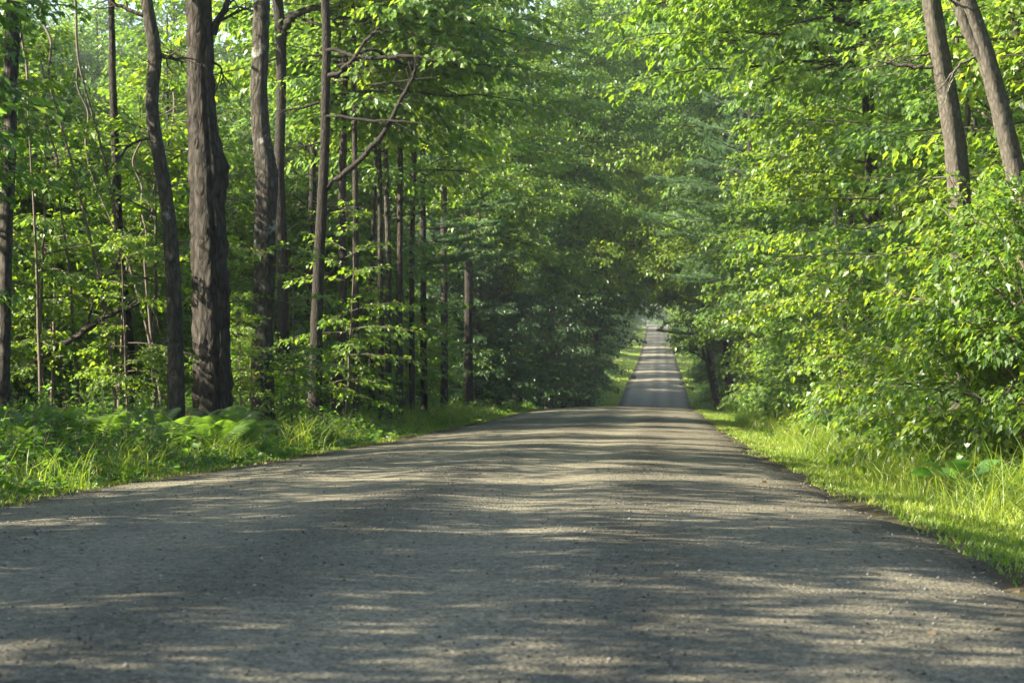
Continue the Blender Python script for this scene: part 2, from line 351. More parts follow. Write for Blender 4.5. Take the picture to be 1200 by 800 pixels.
# ------------------------------------------------------------------ grass and weeds
def blades(mb, x, y, h, lean, w):
    n = len(x); z = np.maximum(ground_z(x, y), np.where(np.abs(lat(x, y)) < 3.6, rz(x, y), -99))
    a = rng.uniform(0, 6.28, n); D = np.stack([np.cos(a), np.sin(a), np.zeros(n)], -1)
    b = rng.uniform(0, 6.28, n); Wd = np.stack([np.cos(b), np.sin(b), np.zeros(n)], -1)
    P = np.stack([x, y, z - .01], -1)
    def at_(t): return P + D * (lean * h * t ** 2)[:, None] + np.array([0, 0, 1.]) * (h * (t - .35 * lean * t ** 2))[:, None]
    t1, t2, t3 = np.full(n, .4), np.full(n, .75), np.full(n, 1.)
    V = np.stack([P - Wd * w[:, None], P + Wd * w[:, None], at_(t1) - Wd * (w * .85)[:, None], at_(t1) + Wd * (w * .85)[:, None], at_(t2) - Wd * (w * .55)[:, None], at_(t2) + Wd * (w * .55)[:, None], at_(t3)], 1)
    base = np.arange(n) * 7
    q = np.concatenate([np.stack([base, base + 1, base + 3, base + 2], -1), np.stack([base + 2, base + 3, base + 5, base + 4], -1)])
    t = np.stack([base + 4, base + 5, base + 6], -1)
    tint = np.clip(.5 + .4 * wob(x, y, .8, 41) + rng.normal(0, .24, n), 0, 1)
    m0 = mb.n
    mb.add(V.reshape(-1, 3), quads=q, tint=np.tile(tint, 2))
    mb.t.append(t + m0); mb.tt.append(tint.astype(np.float32)); mb.tm.append(np.zeros(n, np.int32))
def grass():
    for side, nn, nm, lb in ((1, 120000, 'verge_grass', 'bright green grass on the right verge of the road'), (-1, 70000, 'verge_grass', 'green grass along the left edge of the road below the woods')):
        mb = MB()
        y = 7 + 83 * rng.uniform(0, 1, nn) ** 1.5
        s = 2.92 + np.abs(rng.normal(0, 1.25 if side > 0 else .8, nn))
        s = s + .25 * wob(y * 0, y, .9, 51 + side)
        x = road_x(y) + side * s + (off_r(y) if side > 0 else 0)
        tuft = np.clip(wob(x, y, 1.7, 52) * 1.6 + .5, 0, 1)
        h = (.05 + .13 * tuft * sstep(3.0, 4.0, s) + .30 * sstep(3.9, 5.4, s) * tuft) * rng.uniform(.5, 1.3, nn)
        if side < 0: h *= .9
        keep = rng.uniform(0, 1, nn) < np.clip(.22 + sstep(2.95, 3.4, s) + .35 * wob(x, y, 2.5, 53), 0, 1)
        x, y, h = x[keep], y[keep], h[keep]
        blades(mb, x, y, h, rng.uniform(.1, 1.0, len(x)), .0018 + .0042 * rng.uniform(0, 1, len(x)) + .00006 * y)
        # beyond the crest
        n2 = 45000; y = 115 + 500 * rng.uniform(0, 1, n2) ** 1.5; s = 3.1 + rng.uniform(0, 1, n2) ** 1.2 * 3.5; x = road_x(y) + side * s
        blades(mb, x, y, rng.uniform(.1, .45, n2), rng.uniform(.2, 1, n2), .012 + .00006 * y)
        o = link(nm, mb.mesh(nm, [M_GRASS])); tag(o, lb, 'grass', kind='stuff')
grass()
def tallgrass():
    # arching tufts at the foot of the right shrubs and among the left trunks
    mb = MB(); cs = []
    for i in range(230): 
        y = rng.uniform(13, 62); cs.append((float(road_x(y)) + rng.uniform(3.9, 5.6), y, rng.uniform(.3, .85)))
    for i in range(120):
        y = rng.uniform(14, 72); cs.append((float(road_x(y)) - rng.uniform(3.45, 5.6), y, rng.uniform(.25, .5) if y < 32 else rng.uniform(.3, .7)))
    X = []; Y = []; H = []
    for x, y, h in cs:
        k = 90; X.append(x + rng.normal(0, .16, k)); Y.append(y + rng.normal(0, .16, k)); H.append(h * rng.uniform(.5, 1.15, k))
    X, Y, H = map(np.concatenate, (X, Y, H))
    blades(mb, X, Y, H, rng.uniform(.3, 1.2, len(X)), .003 + .004 * rng.uniform(0, 1, len(X)))
    o = link('tall_grass', mb.mesh('tall_grass', [M_GRASS])); tag(o, 'tall arching grass tufts at the foot of the shrubs', 'grass', kind='stuff')
tallgrass()
def weeds():
    mb = MB()
    def patch(n, y0, y1, s0, s1, side, hmax, lsz, pw=1.3):
        y = y0 + (y1 - y0) * rng.uniform(0, 1, n) ** pw; s = s0 + (s1 - s0) * rng.uniform(0, 1, n) ** 1.2; x = road_x(y) + side * s
        d = wob(x, y, 1.3, 61); k = d > rng.uniform(-.75, .15, n); x, y, s = x[k], y[k], s[k]; n = len(x)
        h = hmax * rng.uniform(.3, 1, n) * (.25 + .75 * sstep(s0, s0 + 1.3, s)) * (1 + .5 * wob(x, y, 1.1, 62))
        z = ground_z(x, y) - .02
        d = np.stack([rng.normal(0, .25, n), rng.normal(0, .25, n), np.ones(n)], -1)
        st = Br(np.stack([x, y, z], -1), d, h, rng.uniform(-.05, .15, n))
        st.tube(mb, .004, .0015, S=3, k=3, mat=1)
        m = (np.maximum(4, h / .05)).astype(int); i = np.repeat(np.arange(n), m)
        t = rng.uniform(.12, 1, len(i)); a = rng.uniform(0, 6.28, len(i))
        T = np.stack([np.cos(a), np.sin(a), rng.uniform(-.3, .9, len(i))], -1); N = np.tile([0, 0, 1.], (len(i), 1)) + rng.normal(0, .4, (len(i), 3))
        sz = lsz * rng.uniform(.4, 1.2, len(i)) * (1.1 - .5 * t)
        tint = np.clip(.45 + .3 * wob(x[i], y[i], 1.9, 63) + rng.normal(0, .18, len(i)), 0, 1)
        tm = rng.uniform(0, 1, n)[i]
        for lo, hi, tp in ((0, .45, OVAL), (.45, .8, LANCE), (.8, 1.01, MAPLE)):
            q = (tm >= lo) & (tm < hi); leaves(mb, st.pos(i[q], t[q]), T[q], N[q], sz[q], tint[q], tp)
    patch(5000, 13, 46, 3.2, 7.0, -1, .6, .12)
    patch(2200, 40, 95, 3.3, 7, -1, .6, .16)
    patch(3400, 45, 85, 5, 22, -1, .9, .2, 1)
    patch(3200, 12, 46, 4.3, 7, 1, .75, .13)
    patch(2600, 38, 95, 3.9, 8, 1, .8, .17)
    patch(2200, 110, 300, 4.0, 9, 1, 1.2, .3, 1)
    patch(2200, 110, 300, 4.2, 9, -1, 1.2, .3, 1)
    o = link('weeds', mb.mesh('weeds', [M_WEED, B_TWIG])); tag(o, 'tangled leafy weeds covering both verges under the trees', 'weeds', kind='stuff')
weeds()

# ------------------------------------------------------------------ plant prototypes (meshes)
def mesh_of(fn, name, mats): mb = MB(); fn(mb); return mb.mesh(name, mats, smooth='bark')

def crown_mesh(seed, h0, h1, Rmax, nl, lsz, tmpl, sp_twig=.45, sp_leaf=.09, sub=True, shape='dome', side=None, mat=M_MAPLE, bark=B_BROWN, rise=(0.1, 1.0), droop=.22, dens=1.0, lean=(0, 0), sp_sub=.16, jit=.05, lr=.007):
    r = np.random.RandomState(seed)
    def fn(mb):
        t = np.sort(r.uniform(0, 1, nl)) if nl < 40 else np.linspace(0, 1, nl)
        az = np.arange(nl) * 2.39996 + r.normal(0, .4, nl) + r.uniform(0, 6)
        if side is not None:
            k = r.uniform(0, 1, nl) < side[1]; az[k] = side[0] + r.normal(0, .75, k.sum())
        h = h0 + (h1 - h0) * t
        prof = {'dome': np.sqrt(np.clip(1 - (t * .98) ** 2.2, .05, 1)) * (.55 + .45 * np.minimum(1, t * 3 + .3)), 'egg': np.sin(np.pi * np.clip(t * .82 + .16, 0, 1)) ** .8, 'cone': 1.05 - t * .9}[shape]
        L = Rmax * prof * r.uniform(.7, 1.15, nl)
        el = rise[0] + (rise[1] - rise[0]) * t + r.normal(0, .12, nl)
        d = np.stack([np.cos(az) * np.cos(el), np.sin(az) * np.cos(el), np.sin(el)], -1)
        lb = Br(np.stack([lean[0] * h, lean[1] * h, h], -1), d, L, np.full(nl, droop) + r.normal(0, .05, nl))
        lb.tube(mb, .005 + lr * L, .004, S=7, k=5, rng=r, jit=.012)
        tw = spawn(r, lb, sp_twig, .85, .45, .12, .18, .3, 1.9)
        tw.tube(mb, .003 + .003 * tw.L, .0015, S=4, k=3)
        src = tw
        if sub:
            st = spawn(r, tw, sp_sub, .8, .5, .1, .2, .2, .7)
            keep = r.uniform(0, 1, len(st.L)) < dens
            st = Br(st.s[keep], st.d[keep], st.L[keep], st.g[keep]); src = st
            st.tube(mb, .002, .001, S=3, k=3)
            leafy(r, mb, st, sp_leaf, lsz, tmpl, jit=jit)
        leafy(r, mb, tw, sp_leaf, lsz, tmpl, t0=.2, jit=jit)
    return mesh_of(fn, 'crown', [mat, bark])

def trunk_tube(mb, pts, rad, k=14, seed=0, rough=.04, mat=0, lumps=()):
    """one hand-shaped trunk: dense resampled polyline with flare, ridges and burls"""
    r = np.random.RandomState(seed); pts = np.asarray(pts, float); rad = np.asarray(rad, float)
    seg = np.concatenate([[0], np.cumsum(np.linalg.norm(np.diff(pts, axis=0), axis=1))])
    n = max(8, int(seg[-1] / .11)); u = np.linspace(0, seg[-1], n)
    def sm(v):
        w = np.interp(u, seg, v); kk = np.hanning(9); kk /= kk.sum()
        return np.convolve(np.pad(w, 4, mode='edge'), kk, mode='valid')
    P = np.stack([sm(pts[:, i]) for i in range(3)], -1); rr = sm(rad)
    P[0] = pts[0]
    P[1:, :2] += (np.cumsum(r.normal(0, .002, (n, 2)), axis=0))[1:]
    a = np.arange(k) / k * 2 * np.pi
    ridge = r.normal(0, rough, k)[None] + r.normal(0, rough * .6, (n, k))
    flare = 1 + .55 * np.exp(-u / .28)[:, None] * (1 + .35 * np.sin(3 * a + r.uniform(0, 6))[None])
    rad2 = rr[:, None] * (1 + ridge) * flare
    for hz, az, amp, wz in lumps:
        g = np.exp(-((P[:, 2] - hz) / wz) ** 2)[:, None] * np.exp(-(np.angle(np.exp(1j * (a - az))) / .9) ** 2)[None]
        rad2 = rad2 * (1 + amp * g)
    ring = np.stack([P[:, 0, None] + rad2 * np.cos(a), P[:, 1, None] + rad2 * np.sin(a), np.repeat(P[:, 2, None], k, 1)], -1)
    i, j = np.meshgrid(np.arange(n - 1), np.arange(k), indexing='ij')
    q = np.stack([i * k + j, i * k + (j + 1) % k, (i + 1) * k + (j + 1) % k, (i + 1) * k + j], -1).reshape(-1, 4)
    mb.add(ring.reshape(-1, 3), quads=q, mat=mat)
    return P, rr

# shared crowns of the tall trees: attached from z=0 (lowest limb) upwards
HIGH = [crown_mesh(100 + i, 0, 8.5, 3.6, 30, .17, SIMPLE, sp_twig=.30, sp_leaf=.06, dens=.8, jit=.1, mat=M_MAPLE if i != 1 else M_ASH, shape='egg', rise=(.15, 1.0)) for i in range(3)]
# understorey maples, foliage in flat layers from about 1 m
def simple_trunk(seed, H, r0, wob_=.05, mat=B_BROWN, k=7, lean=(0, 0)):
    r = np.random.RandomState(seed); n = 9; z = np.linspace(0, H, n)
    p = np.stack([lean[0] * z + np.cumsum(r.normal(0, wob_, n)) * np.minimum(1, z), lean[1] * z + np.cumsum(r.normal(0, wob_, n)) * np.minimum(1, z), z], -1); p[0] = (0, 0, -.15)
    mb = MB(); trunk_tube(mb, p, r0 * (1 - .8 * z / H), k=k, seed=seed); return mb.mesh('trunk', [mat], smooth=True)
PROTO = {}
def proto(key, trunk, crown): PROTO[key] = (trunk, crown)
for i in range(4):
    proto(('young', i), simple_trunk(200 + i, 5.2, .035, .03, B_TWIG), crown_mesh(210 + i, .9, 5.4, 1.7, 28, .105, MAPLE, sp_twig=.11, sp_leaf=.036, sub=False, shape='egg', rise=(.0, .6), mat=M_MAPLE, bark=B_TWIG, droop=.2))
for i in range(3):
    proto(('road', i), simple_trunk(230 + i, 9, .09, .04, B_GREY, 9), crown_mesh(240 + i, .5, 8.6, 3.0, 66, .108, MAPLE, sp_twig=.2, sp_leaf=.05, dens=.85, jit=.06, shape='egg', rise=(-.05, .8), mat=M_MAPLE if i != 1 else M_ASH, bark=B_TWIG, droop=.24))
for i in range(3):
    proto(('shrub', i), None, crown_mesh(260 + i, .02, 1.1, 1.15, 34, .085, OVAL if i else MAPLE, sp_twig=.09, sp_leaf=.035, sub=False, shape='dome', rise=(.35, 1.3), mat=(M_WEED, M_ASH, M_MAPLE)[i], bark=B_TWIG, droop=.25))
for i in range(3):
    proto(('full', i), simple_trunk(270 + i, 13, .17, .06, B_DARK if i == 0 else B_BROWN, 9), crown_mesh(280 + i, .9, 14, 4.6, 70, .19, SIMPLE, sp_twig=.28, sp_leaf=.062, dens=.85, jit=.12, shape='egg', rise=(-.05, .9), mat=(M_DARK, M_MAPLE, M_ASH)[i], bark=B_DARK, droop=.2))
for i in range(4):
    proto(('over', i), simple_trunk(330 + i, 21, .2, .05, B_DARK, 10), crown_mesh(340 + i, 5.6 if i < 2 else 7.4, 21, 6.4, 76, .18, SIMPLE, sp_twig=.28, sp_leaf=.068, dens=.85, jit=.12, shape='egg', rise=(-.05, .8), mat=(M_MAPLE, M_ASH)[i % 2], bark=B_DARK, droop=.2 if i < 2 else .12, side=(0, .6)))
proto(('arch', 0), simple_trunk(335, 10.5, .12, .05, B_BROWN, 9), crown_mesh(345, 6.6, 10.8, 5.2, 40, .14, MAPLE, sp_twig=.3, sp_leaf=.08, dens=.8, shape='dome', rise=(.05, .5), mat=M_MAPLE, bark=B_BROWN, droop=.22, side=(0, .65)))
for i in range(3):
    proto(('bush', i), None, crown_mesh(360 + i, .05, 3.0, 2.1, 52, .10, MAPLE if i != 1 else OVAL, sp_twig=.17, sp_leaf=.05, dens=.9, shape='dome', rise=(.15, 1.1), mat=(M_MAPLE, M_ASH, M_MAPLE)[i], bark=B_TWIG, droop=.25))
def pine_mesh(seed, H, h0, Rm, up=.12):
    r = np.random.RandomState(seed)
    def fn(mb):
        zs = np.arange(h0, H, .75); S = []; D = []; L = []
        for z in zs:
            k = r.randint(4, 7); a0 = r.uniform(0, 6.28); t = (z - h0) / (H - h0)
            for j in range(k):
                a = a0 + j * 6.28 / k + r.normal(0, .25); l = Rm * (1.05 - .85 * t) * r.uniform(.55, 1.15); e = .02 + .5 * t + r.normal(0, .07)
                S.append((0, 0, z + r.normal(0, .1))); D.append((math.cos(a) * math.cos(e), math.sin(a) * math.cos(e), math.sin(e))); L.append(l)
        lb = Br(np.array(S), np.array(D), np.array(L), np.full(len(L), -.02) + r.normal(0, .05, len(L)))
        lb.tube(mb, .01 + .006 * lb.L, .006, S=6, k=5, rng=r, jit=.012)
        tw = spawn(r, lb, .2, .9, .5, .22, -.05, .35, 1.9, flat=.8)
        tw.tube(mb, .006, .003, S=3, k=3)
        for b, sp in ((tw, .055), (lb, .08)):
            n = np.maximum(2, np.ceil(b.L * .75 / sp)).astype(int); i = np.repeat(np.arange(len(n)), n); t = r.uniform(.25 if b is tw else .6, 1.02, len(i))
            T = b.tan(i, np.clip(t, 0, 1)) + r.normal(0, .35, (len(i), 3)); T[:, 2] += .25
            tw_ = np.repeat(r.uniform(0, 1, len(n)), n)
            leaves(mb, b.pos(i, t), T, r.normal(0, 1, (len(i), 3)), .15 * r.uniform(.8, 1.2, len(i)), np.clip(.2 + .4 * tw_ + .3 * r.uniform(0, 1, len(i)), 0, 1), TUFT)
    return mesh_of(fn, 'crown', [M_PINE, B_DARK])
for i in range(2):
    proto(('pine', i), simple_trunk(300 + i, 19, .2, .03, B_DARK, 10), pine_mesh(310 + i, 19, 4.5 + i, 4.6))

# ------------------------------------------------------------------ planting
def plant(key, name, x, y, s=1, rot=0, label=None, cat='tree', group=None, tilt=(0, 0), sz=None, dz=0):
    tr, cr = PROTO[key]
    e = bpy.data.objects.new(name, None); COL.objects.link(e)
    e.location = (x, y, gz(x, y) - .03 + dz); e.rotation_euler = (tilt[0], tilt[1], rot); e.scale = (s, s, sz or s); e.empty_display_size = .3
    if tr is not None: link('trunk', tr, e)
    link('crown' if cat != 'shrub' else 'foliage', cr, e)
    tag(e, label, cat, group); return e

def traced_tree(name, d, pts, bark, label, top=13.5, seed=1, crown=0, cs=1.0, lumps=(), rough=.04, crot=0, ch=None, cat='tree', extra=None, k=16, dy=0):
    """a trunk whose line follows the photograph, standing at distance d; pts = (px, py, width px) from top to bottom"""
    P = []; rad = []
    for px, py, w in pts: P.append((at(px, d), d, EYE - (py - 400) / F * d)); rad.append(.87 * w / F * d / 2)
    P = P[::-1]; rad = rad[::-1]
    bx, by = P[0][0], d; g = gz(bx, by)
    e = bpy.data.objects.new(name, None); COL.objects.link(e); e.location = (bx, by, g)
    base = np.array([bx, by, g]); pl = [np.array((0, 0, -.25))]; rl = [rad[0] * 1.05]
    for p, r_ in zip(P, rad):
        q = np.array(p) - base
        if q[2] > pl[-1][2] + .1: pl.append(q); rl.append(r_)
    last = pl[-1]; dirv = (pl[-1] - pl[-2]); dirv = dirv / np.linalg.norm(dirv); dirv = dirv * .5 + np.array([0, 0, .5]); r_ = np.random.RandomState(seed)
    n = 5; H = max(top - last[2], 1.)
    for i in range(1, n + 1): pl.append(last + np.array([dirv[0] * H * i / n * .6 + r_.normal(0, .08), r_.normal(0, .1), H * i / n])); rl.append(rl[len(rl) - i] * 0 + max(.02, rad[-1] * (1 - .8 * i / n)))
    mb = MB(); tp, tr = trunk_tube(mb, pl, rl, k=k, seed=seed, rough=rough, lumps=[(EYE - (py - 400) / F * d - g, az, am, wz) for py, az, am, wz in lumps])
    if extra: extra(mb, base, d)
    t = link('trunk', mb.mesh('trunk', [bark], smooth=True), e)
    if crown is not None:
        hz = ch if ch is not None else last[2] + .5
        i = int(np.argmin(np.abs(tp[:, 2] - hz))); c = link('crown', HIGH[crown], e, tuple(tp[i])); c.scale = (cs, cs, cs * (top - hz + 1.5) / 8.5 / max(cs, .01) if cs else 1); c.rotation_euler = (0, 0, crot)
    tag(e, label, cat); return e
def limb_px(mb, base, d, pts, mat=0, k=6, dy=0):
    P = np.array([(at(px, d), d + dy * i, EYE - (py - 400) / F * d) for i, (px, py, w) in enumerate(pts)]) - base
    r_ = np.array([w / F * d / 2 for _, _, w in pts])
    u = np.linspace(0, len(P) - 1, (len(P) - 1) * 4 + 1)
    Q = np.stack([np.interp(u, np.arange(len(P)), P[:, i]) for i in range(3)], -1)
    kk = np.hanning(5); kk /= kk.sum()
    Qs = np.stack([np.convolve(np.pad(Q[:, i], 2, mode='edge'), kk, mode='valid') for i in range(3)], -1); Qs[0] = Q[0]; Qs[-1] = Q[-1]
    r_[-1] *= .35; rl = np.interp(u, np.arange(len(P)), r_); rg = np.random.RandomState(int(abs(pts[0][0]) * 7 + abs(pts[-1][1])))
    Qs[1:-1] += rg.normal(0, .35 if k < 8 else .06, Qs[1:-1].shape) * rl[1:-1, None]
    tubes(mb, Qs[None], (rl * rg.uniform(.88, 1.12, len(rl)))[None], k, mat)
    j = rg.randint(len(Qs) // 3, len(Qs), 9); dirs = np.gradient(Qs, axis=0)[j]; dirs = nrm(dirs) + rg.normal(0, .75, (9, 3))
    tb = Br(Qs[j], dirs, rg.uniform(.12, .75, 9) * min(1, d / 30), rg.uniform(-.2, .35, 9)); tb.tube(mb, np.minimum(rl[j] * .6, .012), .002, S=5, k=4, mat=mat, rng=rg, jit=.05)

# --- the big trunks on the left
traced_tree('slender_tree', 27, [(14, -10, 15), (10, 90, 16), (12, 160, 17), (7, 260, 17), (5, 360, 17), (3, 470, 19)], B_GREY, 'slender grey trunk at the far left with a thin side stem hugging it', seed=11, crown=0, cs=.8, top=10.5,
    extra=lambda mb, b, d: limb_px(mb, b, d, [(8, 115, 6), (18, 95, 5), (21, 60, 5), (21, 0, 4), (24, -60, 3)]), crot=1)
traced_tree('thin_dark_tree', 37, [(131, -10, 8), (133, 80, 10), (136, 170, 11), (141, 300, 12), (150, 380, 14), (153, 460, 16)], B_DARK, 'thin straight dark trunk between the far left trunk and the wavy one', seed=12, crown=1, cs=.7, top=10, crot=2)
traced_tree('wavy_tree', 30, [(171, -10, 15), (176, 25, 17), (183, 62, 18), (180, 95, 17), (176, 125, 17), (183, 165, 17), (188, 195, 18), (196, 240, 18), (201, 300, 19), (205, 380, 20), (206, 470, 22)], B_GREY, 'wavy trunk leaning left at the top with pale weathered patches', seed=13, crown=2, cs=.8, top=10.5, crot=.5,
    extra=lambda mb, b, d: (limb_px(mb, b, d, [(170, 20, 6), (150, 12, 5), (128, 2, 4), (110, -20, 3)]), limb_px(mb, b, d, [(185, 62, 6), (200, 68, 5), (216, 74, 4)]), limb_px(mb, b, d, [(181, 160, 4), (160, 165, 3.5), (146, 176, 3), (138, 190, 2)])))
traced_tree('shaggy_tree', 33, [(236, -10, 31), (236, 60, 33), (238, 130, 34), (241, 175, 38), (243, 205, 42), (246, 260, 43), (249, 340, 45), (251, 430, 47), (252, 480, 50)], B_SHAG, 'thickest trunk, shaggy dark bark with a swollen burl on its right side', seed=14, crown=0, cs=1.0, top=11.5, k=36, rough=.085,
    lumps=[(190, 0, .34, .33), (210, .3, .18, .35)], crot=3,
    extra=lambda mb, b, d: (limb_px(mb, b, d, [(250, 40, 9), (262, 10, 8), (275, -15, 8)], k=7), limb_px(mb, b, d, [(246, 70, 3.5), (258, 78, 3), (262, 90, 2.5), (256, 105, 2)]), limb_px(mb, b, d, [(222, 72, 3), (205, 62, 2.5), (192, 56, 2)]), limb_px(mb, b, d, [(250, 30, 4), (275, 15, 3.5), (300, 6, 2)])))
traced_tree('pale_barked_tree', 36, [(307, -10, 21), (305, 50, 22), (303, 120, 23), (306, 165, 24), (312, 200, 28), (311, 240, 29), (310, 330, 28), (308, 400, 29), (308, 470, 31)], B_GREY, 'stout trunk with pale sunlit bark just right of the thickest trunk', seed=15, crown=1, cs=.9, top=11.5, rough=.055, k=20, crot=4, lumps=[(205, .2, .2, .3)])
traced_tree('arching_limb_tree', 45, [(323, -10, 14), (328, 40, 15), (329, 110, 13), (327, 190, 14), (330, 260, 14), (332, 340, 15), (333, 460, 16)], B_DARK, 'dark trunk behind the pale barked one, sending a long arching limb to the right', seed=16, crown=2, cs=.9, top=12, crot=5,
    extra=lambda mb, b, d: (limb_px(mb, b, d, [(328, 45, 10), (338, 26, 10), (352, 16, 9), (372, 12, 8), (395, 22, 6), (425, 30, 4), (445, 22, 3)], k=7, dy=-.1), limb_px(mb, b, d, [(385, 16, 5), (395, 30, 4), (399, 42, 3), (396, 55, 2)])))
def pine_branches(mb, b, d):
    limb_px(mb, b, d, [(376, 58, 5), (395, 60, 5), (415, 68, 5), (440, 74, 5), (465, 72, 5), (490, 72, 4), (515, 79, 3)], dy=-.15)
    limb_px(mb, b, d, [(376, 66, 4), (404, 66, 3), (436, 55, 4), (462, 66, 5), (492, 76, 3)], dy=.2)
    limb_px(mb, b, d, [(378, 90, 6), (398, 88, 5), (412, 78, 4), (432, 52, 4), (448, 38, 3)], dy=-.2)
    limb_px(mb, b, d, [(376, 136, 4), (400, 138, 4), (430, 144, 3.5), (465, 145, 3), (500, 150, 2)], dy=-.2)
    limb_px(mb, b, d, [(374, 120, 4), (350, 128, 3), (325, 130, 2)])
    limb_px(mb, b, d, [(374, 252, 5), (392, 246, 5), (400, 244, 3)])
    limb_px(mb, b, d, [(378, 220, 6), (400, 205, 6), (425, 188, 7), (447, 165, 7), (463, 138, 6), (478, 112, 5), (488, 90, 4), (492, 72, 2)], dy=-.12)
    limb_px(mb, b, d, [(380, 165, 3), (360, 172, 2.5), (344, 170, 2)])
    limb_px(mb, b, d, [(430, 100, 3), (470, 96, 2.5), (510, 92, 2)], dy=-.1)
traced_tree('broken_branch_pine', 42, [(379, -10, 11), (381, 50, 12), (380, 110, 12), (379, 180, 13), (376, 260, 14), (374, 300, 15), (371, 380, 16), (369, 460, 19)], B_DARK, 'slim dark pine trunk with bare crooked boughs and a dead curved limb reaching right', seed=17, crown=None, top=13, extra=pine_branches, cat='pine tree')
traced_tree('slim_tree', 52, [(362, -10, 7), (363, 60, 8), (366, 140, 9), (364, 260, 9), (362, 440, 10)], B_DARK, 'slim shadowed trunk half hidden behind the bare boughed pine', seed=18, crown=1, cs=.8, top=12)

# slender trunks in the shade left of the crest
SL = [(401, 48, 8, B_GREY), (417, 46, 9, B_BROWN), (437, 53, 6, B_BROWN), (446, 50, 7, B_BROWN), (455, 52, 8, B_GREY), (469, 52, 9, B_BROWN), (483, 56, 7, B_BROWN), (497, 60, 8, B_DARK), (520, 66, 9, B_BROWN), (549, 74, 11, B_DARK), (562, 80, 10, B_DARK), (584, 86, 8, B_BROWN), (604, 95, 10, B_DARK), (632, 108, 9, B_DARK)]
SLAB = ['pale slender trunk first right of the bare boughed pine', 'brown slender trunk standing clear at the grass edge right of the pine', 'thin dark pole of a trunk behind its paler neighbours', 'brown trunk pressed close behind a pale slender one', 'pale thin trunk catching sun among dark slender trunks', 'straight dark trunk in front of the thicket, nearest the sunny grass', 'narrow brown trunk at the rim of the dark thicket', 'dark trunk deep in the shade behind the sunny grass point', 'dim trunk left of the two thickest shaded trunks', 'left one of two thick dark trunks in the deepest shade', 'right one of two thick dark trunks in the deepest shade', 'dim narrow trunk right of the thick shaded pair', 'dark trunk under the low hanging boughs before the crest', 'faint trunk in the gloom nearest the road crest']
for i, ((px, d, w, bk), lb) in enumerate(zip(SL, SLAB)):
    r = random.Random(i); l = r.uniform(-6, 6)
    traced_tree('slender_tree', d, [(px + l, 0, w * .7), (px + l * .6 + r.uniform(-2, 2), 150, w * .85), (px, 300, w), (px - l * .2, 470, w * 1.15)], bk, lb, seed=40 + i, crown=i % 3, cs=r.uniform(.7, 1.0), top=r.uniform(11, 13.5), ch=r.uniform(5, 7), crot=r.uniform(0, 6), k=9)

# right trunks
traced_tree('straight_tree', 24, [(1089, -10, 24), (1100, 60, 26), (1112, 120, 28), (1120, 170, 29), (1124, 220, 30), (1128, 330, 31), (1130, 470, 34)], B_SMOOTH, 'brown grey trunk rising from the right foliage with a bare dark bough to its left', seed=21, crown=2, cs=.9, top=13, k=18,
    extra=lambda mb, b, d: (limb_px(mb, b, d, [(1112, 76, 5), (1090, 79, 5), (1065, 78, 4.5), (1045, 75, 4), (1026, 71, 3)]), limb_px(mb, b, d, [(1100, 58, 3), (1085, 64, 3), (1062, 73, 2)])), crot=1)
traced_tree('leaning_tree', 22.5, [(1127, -10, 24), (1145, 30, 25), (1158, 72, 26), (1170, 115, 26), (1182, 165, 27), (1194, 220, 28), (1210, 300, 30), (1235, 480, 34)], B_SMOOTH, 'leaning grey trunk at the top right with a pale green lichen patch', seed=22, crown=0, cs=.9, top=13, k=18,
    extra=lambda mb, b, d: (limb_px(mb, b, d, [(1158, 76, 16), (1136, 42, 15), (1126, 15, 14), (1115, -15, 13)], k=10), limb_px(mb, b, d, [(1145, 66, 4), (1125, 74, 3.5), (1114, 88, 3), (1104, 102, 2)])), crot=2)
traced_tree('thin_tree', 29, [(1186, -10, 10), (1192, 40, 11), (1203, 100, 12), (1216, 200, 13), (1240, 470, 14)], B_BROWN, 'thin trunk at the right edge behind the leaning grey one', seed=23, crown=1, cs=.7, top=12)
traced_tree('pale_stem_tree', 31, [(1128, 180, 9), (1133, 250, 10), (1138, 290, 11), (1150, 360, 11), (1156, 480, 12)], B_SMOOTH, 'pale short trunk glimpsed through leaves below the straight brown grey trunk', seed=24, crown=None, top=7)
traced_tree('pale_stem_tree', 40, [(1046, 225, 5), (1050, 262, 6), (1054, 300, 6), (1060, 480, 7)], B_DEAD, 'thin pale stem seen in a gap of the right foliage', seed=25, crown=None, top=8)
traced_tree('pale_stem_tree', 46, [(978, 240, 5), (982, 290, 6), (985, 330, 6), (990, 480, 8)], B_DEAD, 'dim thin stem in the hollow between right shrubs', seed=26, crown=None, top=8)

# --- roadside maples of the right wall: (px, distance, scale, kind)
RW = [(7.4, 12.5, .8), (8.2, 18.5, .95), (7.8, 24, .9), (7.2, 28.5, 1.0), (5.9, 31.5, .9), (6.6, 36.5, 1.05), (5.9, 42, .95), (6.8, 47, 1.1), (6.0, 53, 1.0), (6.7, 59, 1.1), (6.0, 66, 1.05), (6.6, 74, 1.15), (6.0, 82, 1.1), (6.8, 91, 1.2)]
for i, (s, y, sc) in enumerate(RW):
    x = float(road_x(y)) + s
    lb = 'leafy maple in the sunlit right wall of foliage, ' + ['nearest the camera at the right edge', 'close behind the nearest one', 'beside the leaning grey trunk', 'around the straight brown grey trunk', 'with boughs over the big leaved plant', 'just past the straight brown grey trunk', 'above the arching grass tufts', 'in the middle of the wall', 'with tips hanging to the verge', 'before the far half of the wall', 'with boughs reaching the road', 'behind the grass point at the crest', 'above the small crooked tree', 'last one before the road dips'][i]
    plant(('road', i % 3), 'roadside_maple', x, y, sc, i * 2.1 + .4, lb, 'maple tree', 'maples along the right verge', tilt=(0, R(-4)))
